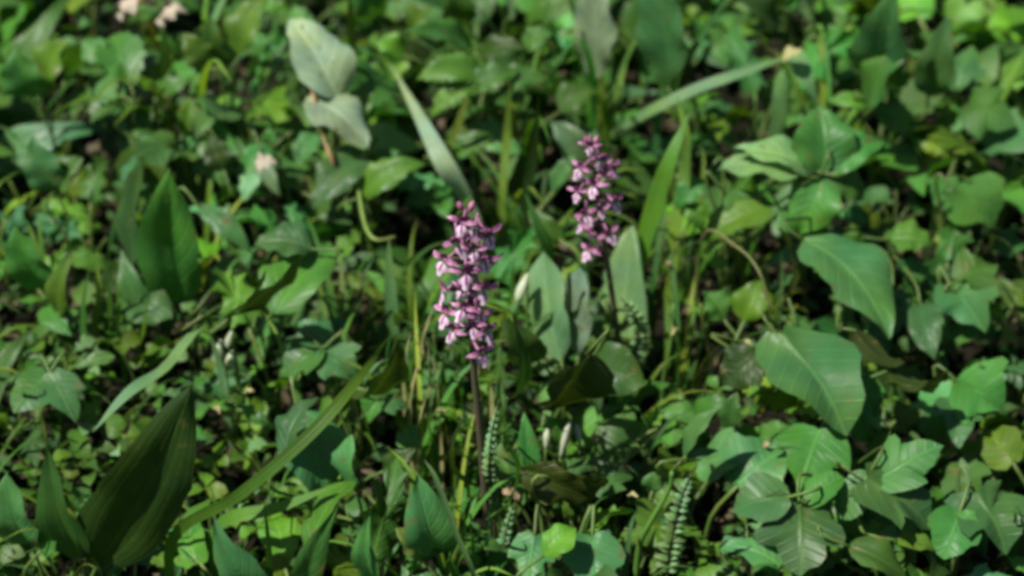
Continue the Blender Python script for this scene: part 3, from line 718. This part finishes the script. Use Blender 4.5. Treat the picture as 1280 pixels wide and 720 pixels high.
VG = [((118, 430, 3), (124, 370, 6), (120, 308, 9), 14), ((134, 436, 3), (138, 380, 6), (130, 316, 9), 11), ((152, 440, 3), (150, 400, 5), (146, 350, 7), 9),
      ((176, 440, 3), (180, 410, 5), (184, 370, 7), 9), ((108, 450, 3), (104, 390, 6), (112, 330, 9), 12)]
for a, b, c, w in VG:
    grass('thin upright yellow-green grass blade beside the spear leaves', [a, b, c], w, 'n', random.choice('YAG'), .6, .2, .9, group='upright grass blades beside the spear leaves')
for px, py, h, w, cc in [(520, 470, 8, 8, 'G'), (536, 480, 9, 7, 'Y'), (554, 470, 9, 10, 'G'), (566, 500, 8, 8, 'B'), (506, 440, 8, 9, 'S'), (500, 520, 8, 8, 'G'), (630, 470, 9, 10, 'G'), (576, 460, 7, 8, 'G'),
                         (545, 440, 8, 8, 'Y'), (515, 400, 7, 8, 'G'), (640, 520, 9, 12, 'B'), (620, 500, 9, 10, 'G'), (470, 400, 7, 9, 'D'), (458, 420, 8, 10, 'D'), (640, 350, 8, 11, 'G'), (655, 300, 8, 9, 'Y'), (622, 600, 11, 9, 'G'), (586, 620, 10, 8, 'D'), (570, 580, 10, 8, 'Y'), (548, 560, 9, 9, 'G'), (632, 560, 12, 9, 'G'), (612, 660, 9, 8, 'B'), (580, 540, 11, 7, 'G'), (640, 620, 9, 8, 'D'), (560, 640, 8, 8, 'Y'), (596, 690, 8, 8, 'G')]:
    dx = random.uniform(-14, 14)
    grass('fine upright grass blade ' + where(at(px, py + 40, 2)), [(px, py + 40, 3), (px + dx * .4, py, 5), (px + dx, py - 38, h)], w, random.choice(['n', 'cam', 'l']), cc, .7, .2, .9,
          group='fine grass behind the taller orchid')
rf = random.Random(5)
for i in range(22):
    px, py = rf.uniform(492, 660), rf.uniform(415, 560); dx = rf.uniform(-16, 16)
    if 585 < px < 612: px += 30
    grass('pale upright grass blade ' + where(at(px, py + 40, 2)), [(px, py + 46, 2.5), (px + dx * .4, py, 5.5), (px + dx, py - 36, rf.uniform(7, 9.5))], rf.uniform(7, 11), 'lit', rf.choice('SAYG'), .7, .2, .9,
          group='fine grass behind the taller orchid')
for i in range(70):
    px, py = rf.uniform(-20, 1300), rf.uniform(30, 700); dx = rf.uniform(-45, 45)
    if 520 < px < 690 and 250 < py < 500 or 700 < px < 800 and py < 420 or px > 820 and py > 320 and i % 3: continue
    grass('thin bright grass blade ' + where(at(px, py, 2)), [(px, py + 34, 2), (px + dx * .3, py, 4.6), (px + dx, py - 30, rf.uniform(6, 7.5)), (px + dx * 1.8, py - 40, rf.uniform(6, 7.5))],
          rf.uniform(6, 11), 'lit', rf.choice('SYYGA'), .8, .2, .9, group='thin grass blades among the herbs')
for px, py, l, w in [(508, 440, -8, 7), (548, 500, 6, 7), (526, 520, -10, 8), (542, 430, 5, 6), (533, 410, -14, 8), (536, 455, 4, 9), (518, 472, -12, 8), (516, 486, -8, 8), (612, 465, 8, 9), (598, 478, 3, 7)]:
    grass('dry straw-coloured grass bit caught among the fine grass', [(px + l * .4, py + 30, 5), (px, py, 8), (px - l * .5 + 2, py - 26, 10)], w, 'lit', 'H', .5, .15, .9, group='dry straw bits', mat='dry', name='straw_bit')
stem_thing('bent_stalk', 'smooth pale yellow stalk with an elbow bend', 'stalk', [(448, 240, 6), (453, 268, 7), (460, 290, 7.2), (472, 300, 7.2), (494, 296, 7.0)], .0015, .0009, (.24, .34, .11))
stem_thing('arching_stalk', 'thin buff stalk arching over the dark gap below the curled leaves', 'stalk', [(878, 296, 7), (920, 308, 8.5), (948, 338, 8.5), (966, 392, 6.5)], .0008, .0006, (.20, .22, .11))
stem_thing('forked_stalk', 'bright green stalk climbing beside the striped fern', 'stalk', [(798, 690, 4), (812, 655, 6), (836, 612, 8), (840, 590, 9)], .0022, .0011, (.10, .24, .05))
stem_thing('thin_stalk', 'slim green stalk rising through the gap beside the curled leaves', 'stalk', [(830, 470, 3), (838, 430, 5), (842, 380, 7)], .0014, .0010, (.10, .20, .05))
stem_thing('thin_stalk', 'slim olive stalk rising beside the shorter orchid', 'stalk', [(886, 440, 3), (880, 410, 5), (876, 380, 6.5)], .0013, .0010, (.12, .17, .05))
stem_thing('dark_stalk', 'dark thin stalk standing in front of the pale folded leaves', 'stalk', [(710, 430, 5), (712, 380, 8), (711, 342, 10)], .0016, .0014, (.03, .06, .03))

# ferns: a rachis with short paired leaflets
def fern(label, path, wpx, c, n):
    pts = [at(*p) for p in path]; root = Vector((pts[0].x, pts[0].y, 0))
    t = thing('fern_frond', label, 'fern', root)
    if pts[0].z > 0.012: full = [Vector((pts[0].x, pts[0].y - .004, -.004))] + pts
    else: full = pts
    vs, fs = tube([p - root for p in full], .0011, .0005, 5, 5)
    mesh_obj('rachis', vs, fs, 'stalk', t, None, (.05, .07, .03, 1))
    P = catmull(pts, 12); m = len(P); Wm = wpx * mpp(pts[1])
    for i in range(n):
        k = int((i + .5) / n * (m - 2)); p = P[k]; d = (P[k + 1] - P[k]).normalized()
        s = d.cross(Vector((0, -.75, .65))).normalized()
        tt = i / n; L = Wm * .62 * (1 - tt) ** .55 * min(1, .6 + tt * 3)
        for sg in (-1, 1):
            L2 = L * random.uniform(.78, 1.12); ax = s * sg * .95 + d * random.uniform(.15, .5) + Vector((0, 0, random.uniform(-.25, .1)))
            v, f, u = petal('lance', L2, max(.0016, (P[-1] - P[0]).length / n * random.uniform(.6, .85)), p - root, ax, Vector((-.3, -.5, .8)), fold=.15, arch=.12, droop=random.uniform(0, .25), ns=6, half=1)
            mesh_obj('leaflet', v, f, 'leaf', t, u, rgba(COL[c], .15))
    return t
fern('narrow fern frond striped with pale leaflets beside the forked stalk', [(834, 716, 4), (840, 675, 6), (850, 630, 8), (864, 592, 9.5)], 36, 'S', 15)
fern('small dark-stalked fern frond curving beside the shorter orchid stem', [(786, 455, 3), (798, 425, 5), (794, 395, 7), (776, 372, 8)], 34, 'S', 12)
fern('thin fern frond running up along the taller orchid stem', [(618, 640, 4), (612, 595, 7), (614, 550, 9.5), (624, 500, 12)], 24, 'S', 17)
fern('short fern frond at the foot of the taller orchid', [(626, 715, 3), (628, 690, 4.5), (634, 660, 6), (642, 630, 7.5)], 22, 'S', 11)

# white buds, dried leaves and heads
def bud(label, b, t, w, group):
    B, T = at(*b), at(*t); root = Vector((B.x, B.y, 0)); L = (T - B).length; r = w * mpp(B) / 2
    th = thing('white_bud', label, 'flower', root, group)
    x = (T - B).normalized(); y = x.cross(Vector((0, -1, .3))).normalized(); z = x.cross(y)
    vs = []; fs = []; n = 7; k = 8
    for i in range(k + 1):
        q = i / k; rr = r * max(.05, sin(pi * (.08 + .86 * q ** 1.3))) ** .8
        for j in range(n):
            a = 2 * pi * j / n; vs.append(B - root + x * (q * L) + (y * cos(a) + z * sin(a)) * rr * (1 + .12 * cos(3 * a)))
    for i in range(k):
        for j in range(n): fs.append((i * n + j, i * n + (j + 1) % n, (i + 1) * n + (j + 1) % n, (i + 1) * n + j))
    fs.append(tuple(reversed(range(n)))); fs.append(tuple(k * n + j for j in range(n)))
    mesh_obj('petal_tube', vs, fs, 'white', th)
    vs, fs = tube([Vector((0, .004, -.004)), Vector((0, .003, B.z * .5)), B - root + x * .001], .0009, .0009, 4, 5)
    mesh_obj('flower_stalk', vs, fs, 'stalk', th, None, (.12, .2, .06, 1))
for b, t, w in [((682, 560, 5.5), (684, 536, 6.2), 10), ((700, 572, 5.5), (712, 526, 7.2), 10), ((725, 556, 5.5), (720, 530, 6.4), 9)]:
    bud('narrow white flower bud beside the orchid stems', b, t, w, 'white buds between the orchids')
bud('long pale folded bud next to the taller orchid spike', (660, 342, 9), (646, 378, 8), 13, None)
for b, t, w in [((276, 425, 6.5), (271, 456, 5.2), 12), ((290, 414, 7), (284, 436, 6), 10), ((290, 438, 6), (286, 460, 5.2), 11)]:
    bud('drooping white bell bud under the glossy folded leaves', b, t, w, 'white bell buds')
def dry(label, b, t, w, c, group=None, shape='ovate', face='flat'):
    B, T = at(*b), at(*t); root = Vector((B.x, B.y, 0))
    o, B_, x = put_leaf(None, root, shape, b, t, w, face=face, c=c, mat='dry', name='dried_leaf', fold=.5, arch=.2, wave=.14)
    o.location = root; tag(o, label, 'dead leaf', group)
dry('curled pale dried leaf with a pinkish rim', (152, 22, 9), (196, 4, 10), 30, 'K'); dry('crumpled whitish dried leaf beside the curled one', (202, 32, 9), (232, 14, 10), 30, 'K')
dry('buff dried leaf half hidden behind the pale ones', (170, 20, 9), (225, -12, 11), 24, 'T')
dry('small pinkish dead leaf lying on the curled leaves', (322, 214, 7.5), (346, 202, 7.8), 20, 'K')
dry('brown curled dead leaf lying at the taller orchid foot', (628, 612, 6.2), (648, 626, 5.8), 16, 'T')
dry('tan dead leaf scrap at the dry tip of the thick stem', (978, 76, 11), (1004, 62, 11.5), 15, 'H')
for px, py in [(838, 334), (1056, 262), (1128, 272), (928, 428), (846, 412), (956, 560), (890, 588), (545, 514), (785, 620), (268, 510), (306, 492), (180, 680)]:
    a = random.uniform(0, 6.28)
    dry('tiny pale scrap of dead leaf caught on the undergrowth', (px, py, 5.6), (px + 13 * cos(a), py + 9 * sin(a), 5.9), 7, random.choice('TTHH'), 'tiny dead leaf scraps')

# ------------------------------------------------------------------ filling herbs: kinds with variants, copied as individuals
def variant(kind, seed):
    rg = random.Random(seed * 31 + hash_kind[kind]); t = bpy.data.objects.new(kind, None); t.empty_display_size = .01; col.objects.link(t)
    def leaf(shape, base, ang, el, L, Wd, c, mat='leaf', name='leaf', **kw):
        if shape not in HALF: kw.setdefault('half', 2)
        vs, fs, uv = blade(shape, L, Wd, rng=rg, **kw)
        m = Matrix.Translation(base) @ Matrix.Rotation(ang, 4, 'Z') @ Matrix.Rotation(-el, 4, 'Y') @ Matrix.Rotation(rg.uniform(-.75, .75), 4, 'X')
        return mesh_obj(name, [m @ v for v in vs], fs, mat, t, uv, rgba(c, .15))
    def stalk(e, r=.0009):
        vs, fs = tube([Vector((0, 0, -.008)), Vector((e.x * .3, e.y * .3, e.z * .6)), e], r * 1.2, r, 3, 5)
        mesh_obj('leaf_stalk', vs, fs, 'stalk', t, None, (.10, .17, .05, 1))
    if kind == 'lobed_seedling':
        for i in range(rg.randint(4, 6)):
            a = i * 2.4 + rg.uniform(-.4, .4); rr = rg.uniform(.008, .024); h = rg.uniform(.022, .046)
            e = Vector((rr * cos(a), rr * sin(a), h)); stalk(e)
            L = rg.uniform(.020, .032)
            leaf(rg.choice(('tri', 'tri', 'five', 'blunt')), e, a + rg.uniform(-.5, .5), rg.uniform(-.45, .35), L, L * rg.uniform(.95, 1.3), COL[rg.choice('GGBY')])
    elif kind == 'lance_rosette':
        for i in range(rg.randint(5, 7)):
            a = i * 2.4 + rg.uniform(-.4, .4); L = rg.uniform(.045, .075)
            leaf('lance', Vector((.003 * cos(a), .003 * sin(a), .004)), a, rg.uniform(.35, 1.0), L, L * rg.uniform(.22, .34), COL[rg.choice('GGBD')], arch=.12, droop=.25)
    elif kind == 'toothed_herb':
        h = rg.uniform(.035, .055)
        vs, fs = tube([Vector((0, 0, -.008)), Vector((.003, .002, h * .5)), Vector((.002, -.003, h))], .0013, .0008, 3, 5); mesh_obj('stem', vs, fs, 'stalk', t, None, (.10, .17, .05, 1))
        for k in range(3):
            for s in (0, pi):
                a = k * pi / 2 + s + rg.uniform(-.3, .3); L = rg.uniform(.022, .034) * (1 - .15 * k)
                leaf('serr', Vector((.0025, 0, h * (.55 + .22 * k))), a, rg.uniform(-.3, .5), L, L * .6, COL[rg.choice('GYGB')])
    elif kind == 'clover_plant':
        for i in range(rg.randint(4, 6)):
            a = i * 2.4; rr = rg.uniform(.006, .022); h = rg.uniform(.018, .040); e = Vector((rr * cos(a), rr * sin(a), h)); stalk(e, .0006)
            for k in range(3):
                L = rg.uniform(.009, .014)
                leaf('obov', e, a + k * 2.09 + rg.uniform(-.2, .2), rg.uniform(-.1, .35), L, L * .75, COL[rg.choice('GYYS')], name='leaflet', ns=6, half=1)
    elif kind == 'jagged_herb':
        for i in range(rg.randint(5, 7)):
            a = i * 2.4 + rg.uniform(-.5, .5); rr = rg.uniform(.004, .016); h = rg.uniform(.020, .050)
            e = Vector((rr * cos(a), rr * sin(a), h)); stalk(e); L = rg.uniform(.028, .048)
            leaf('jag', e, a + rg.uniform(-.3, .3), rg.uniform(-.4, .7), L, L * rg.uniform(.45, .7), COL[rg.choice('GGYB')], wave=.14)
    elif kind == 'grass_tuft':
        for i in range(rg.randint(9, 13)):
            a = rg.uniform(0, 6.28); L = rg.uniform(.05, .105); le = rg.uniform(.2, .75); b = Vector((rg.uniform(-.006, .006), rg.uniform(-.006, .006), -.006))
            d = Vector((cos(a), sin(a), 0))
            pts = [b, b + d * L * le * .25 + Vector((0, 0, L * .45)), b + d * L * le * .7 + Vector((0, 0, L * .72)), b + d * L * le * 1.1 + Vector((0, 0, L * .74))]
            vs, fs, uv = ribbon(pts, Vector((-d.x * .7, -d.y * .7, .7)), rg.uniform(.0022, .0045), .8, n=3)
            mesh_obj('blade', vs, fs, 'grass', t, uv, rgba(COL[rg.choice('GYYAB')], .15))
    elif kind == 'oval_leaf_herb':
        for i in range(rg.randint(4, 6)):
            a = i * 2.4 + rg.uniform(-.4, .4); rr = rg.uniform(.006, .018); h = rg.uniform(.025, .045)
            e = Vector((rr * cos(a), rr * sin(a), h)); stalk(e); L = rg.uniform(.026, .042)
            leaf(rg.choice(('ovate', 'heart', 'elli')), e, a, rg.uniform(-.4, .5), L, L * rg.uniform(.45, .68), COL[rg.choice('GGBYD')], arch=.12)
    return t
KINDS = ['lobed_seedling', 'lance_rosette', 'toothed_herb', 'clover_plant', 'grass_tuft', 'oval_leaf_herb', 'jagged_herb']
hash_kind = {k: i * 1009 + 17 for i, k in enumerate(KINDS)}
LAB = {'lobed_seedling': ('low seedling with small lobed leaves filling the thicket floor', 'plant', 'lobed seedlings on the floor'),
       'lance_rosette': ('low rosette of narrow pointed leaves in the thicket floor', 'plant', 'narrow-leaved rosettes'),
       'toothed_herb': ('short stem with paired toothed leaves in the undergrowth', 'plant', 'toothed herbs'),
       'clover_plant': ('tiny clover with three-part leaves low in the undergrowth', 'clover', 'clover plants'),
       'grass_tuft': ('small tuft of thin arching grass low in the undergrowth', 'grass', 'small grass tufts'),
       'jagged_herb': ('', 'plant', 'jagged-leaved herbs'),
       'oval_leaf_herb': ('low herb with smooth oval leaves in the undergrowth', 'plant', 'low oval-leaved herbs')}
PROTO = {k: [variant(k, s) for s in range(5)] for k in KINDS}
protos = [p for k in KINDS for p in PROTO[k]]
HOLES = [(1115, 490, 62, 42), (1095, 648, 48, 30), (905, 425, 62, 42), (1085, 285, 42, 26), (250, 115, 60, 42), (130, 215, 34, 34), (168, 105, 28, 20), (465, 360, 42, 70),
         (690, 215, 30, 25), (645, 395, 32, 42), (705, 640, 62, 38), (292, 470, 34, 28), (335, 545, 52, 40), (585, 135, 44, 30), (905, 125, 54, 40), (335, 130, 40, 30), (545, 560, 36, 28),
         (805, 560, 56, 40), (1150, 300, 30, 30), (980, 60, 40, 30), (60, 320, 34, 34), (1230, 460, 50, 34), (470, 560, 30, 24), (1010, 400, 34, 24)]
def in_hole(px, py): return any(((px - a) / c) ** 2 + ((py - b) / d) ** 2 < 1 for a, b, c, d in HOLES)
placed = []; counts = {k: 0 for k in KINDS}
rg = random.Random(99)
tries = 0
used = set()
while tries < 5000 and len(placed) < 380:
    tries += 1
    px, py = rg.uniform(-70, 1350), rg.uniform(-60, 775)
    if in_hole(px, py): continue
    g = at(px, py, 2.0); far = g.y > 0.35
    md = (0.0325 + 0.025 * max(0, g.y))
    w = {'lobed_seedling': .6, 'lance_rosette': 1.0, 'toothed_herb': .8, 'clover_plant': .5, 'grass_tuft': 1.5, 'oval_leaf_herb': .5, 'jagged_herb': 1.6}
    if px > 800: w['lobed_seedling'] = 1.6; w['grass_tuft'] = .8; w['lance_rosette'] = .5
    if px < 330 and py > 420: w['clover_plant'] = 4.0; w['grass_tuft'] = 2.5; w['lobed_seedling'] = .4; md *= .8
    if 430 < px < 680 and 250 < py < 640: w.update(grass_tuft=6, lobed_seedling=.4, oval_leaf_herb=.4, lance_rosette=1.2)
    if 760 < px < 930 and 300 < py < 600: w.update(grass_tuft=2, clover_plant=3, lobed_seedling=.6, oval_leaf_herb=.3)
    if py < 180: w['toothed_herb'] = 1.8; w['oval_leaf_herb'] = 1.0; w['lance_rosette'] = 1.4
    if any((g.x - q[0]) ** 2 + (g.y - q[1]) ** 2 < md * md for q in placed): continue
    k = rg.choices(KINDS, [w[q] for q in KINDS])[0]
    pr = rg.choice(PROTO[k])
    if pr.name in used: o = copy_tree(pr)
    else: o = pr; used.add(pr.name)
    s = rg.uniform(.8, 1.32) * (1.45 if far else 1.0)
    o.location = (g.x, g.y, 0); o.rotation_euler = (rg.uniform(-.15, .15), rg.uniform(-.15, .15), rg.uniform(0, 6.28)); o.scale = (s, s, s * rg.uniform(.95, 1.35))
    tag(o, SAY[k] + ' ' + where(g), LAB[k][1], LAB[k][2]); placed.append((g.x, g.y)); counts[k] += 1
    kk = rg.uniform(.8, 1.2) * (1.2 if far else 1.0)  # far herbs coloured lighter so they look more lit
    for ch in o.children:
        if ch.name.startswith(('leaf.', 'leaf', 'blade')): ch.color = (ch.color[0] * kk * rg.uniform(.9, 1.15), ch.color[1] * kk, ch.color[2] * kk * rg.uniform(.85, 1.1), 1)
for p in protos:
    if p.name not in used:
        for ch in list(p.children): bpy.data.objects.remove(ch)
        bpy.data.objects.remove(p)

# ------------------------------------------------------------------ uncountable ground cover: tiny leaves, moss and litter; also the thicket around the view
def in_view(x, y):
    d = Vector((x, y, .02)) - CAM; f = d.dot(FWD); return abs(d.x / f * FPX) < 760 and abs(d.dot(UPV) / f * FPX) < 460
def open_ground(x, y):
    d = Vector((x, y, .01)) - CAM; f = d.dot(FWD); px, py = 640 + d.x / f * FPX, 360 - d.dot(UPV) / f * FPX
    return in_view(x, y) and (not in_hole(px, py) or (int(x * 1e5) % 5) < 2)
def cover(name, label, cat, color, n, zr, sizes, shapes, area, test, mat='under', seed=1, asp=(.45, .8), el=(-.6, .9)):
    r2 = random.Random(seed); V = []; F = []; U = []
    lib = [blade(r2.choice(shapes), 1.0, r2.uniform(*asp), rng=r2, **(dict(ns=4, half=1) if True else {})) for _ in range(10)]
    k = 0
    while k < n:
        x, y = r2.uniform(*area[0]), r2.uniform(*area[1])
        if not test(x, y): continue
        k += 1
        vs, fs, uv = r2.choice(lib); L = r2.uniform(*sizes); z = r2.uniform(*zr)
        m = Matrix.Translation((x, y, z)) @ Matrix.Rotation(r2.uniform(0, 6.28), 4, 'Z') @ Matrix.Rotation(-r2.uniform(*el), 4, 'Y') @ Matrix.Rotation(r2.uniform(-.6, .6), 4, 'X') @ Matrix.Scale(L, 4)
        o0 = len(V); V += [m @ v for v in vs]; U += uv; F += [tuple(i + o0 for i in f) for f in fs]
    o = mesh_obj(name, V, F, mat, None, U, rgba(color)); tag(o, label, cat, None, 'stuff'); return o
cover('undergrowth', 'dense tiny leaves covering the soil between the plants', 'undergrowth', (.050, .115, .034), 3600, (-.002, .012), (.006, .016), ('ovate', 'elli', 'lance'), ((-.62, .62), (-.12, 1.1)), open_ground, seed=3)
cover('leaf_litter', 'brown scraps of dead leaves and straw on the soil', 'litter', (.12, .092, .05), 2600, (-.002, .010), (.006, .020), ('lance', 'ovate'), ((-.62, .62), (-.12, 1.1)), in_view, mat='dry', seed=4, asp=(.15, .5), el=(-.2, .3))
out_test = lambda x, y: not in_view(x, y) and not (abs(x - CAM.x) < .22 and y < CAM.y + .28)
cover('thicket', 'green leafy thicket stretching on around the orchids', 'undergrowth', (.058, .145, .045), 14000, (.003, .075), (.015, .042), ('ovate', 'elli', 'lance'), ((-1.7, 1.7), (-1.2, 2.4)), out_test, seed=5)
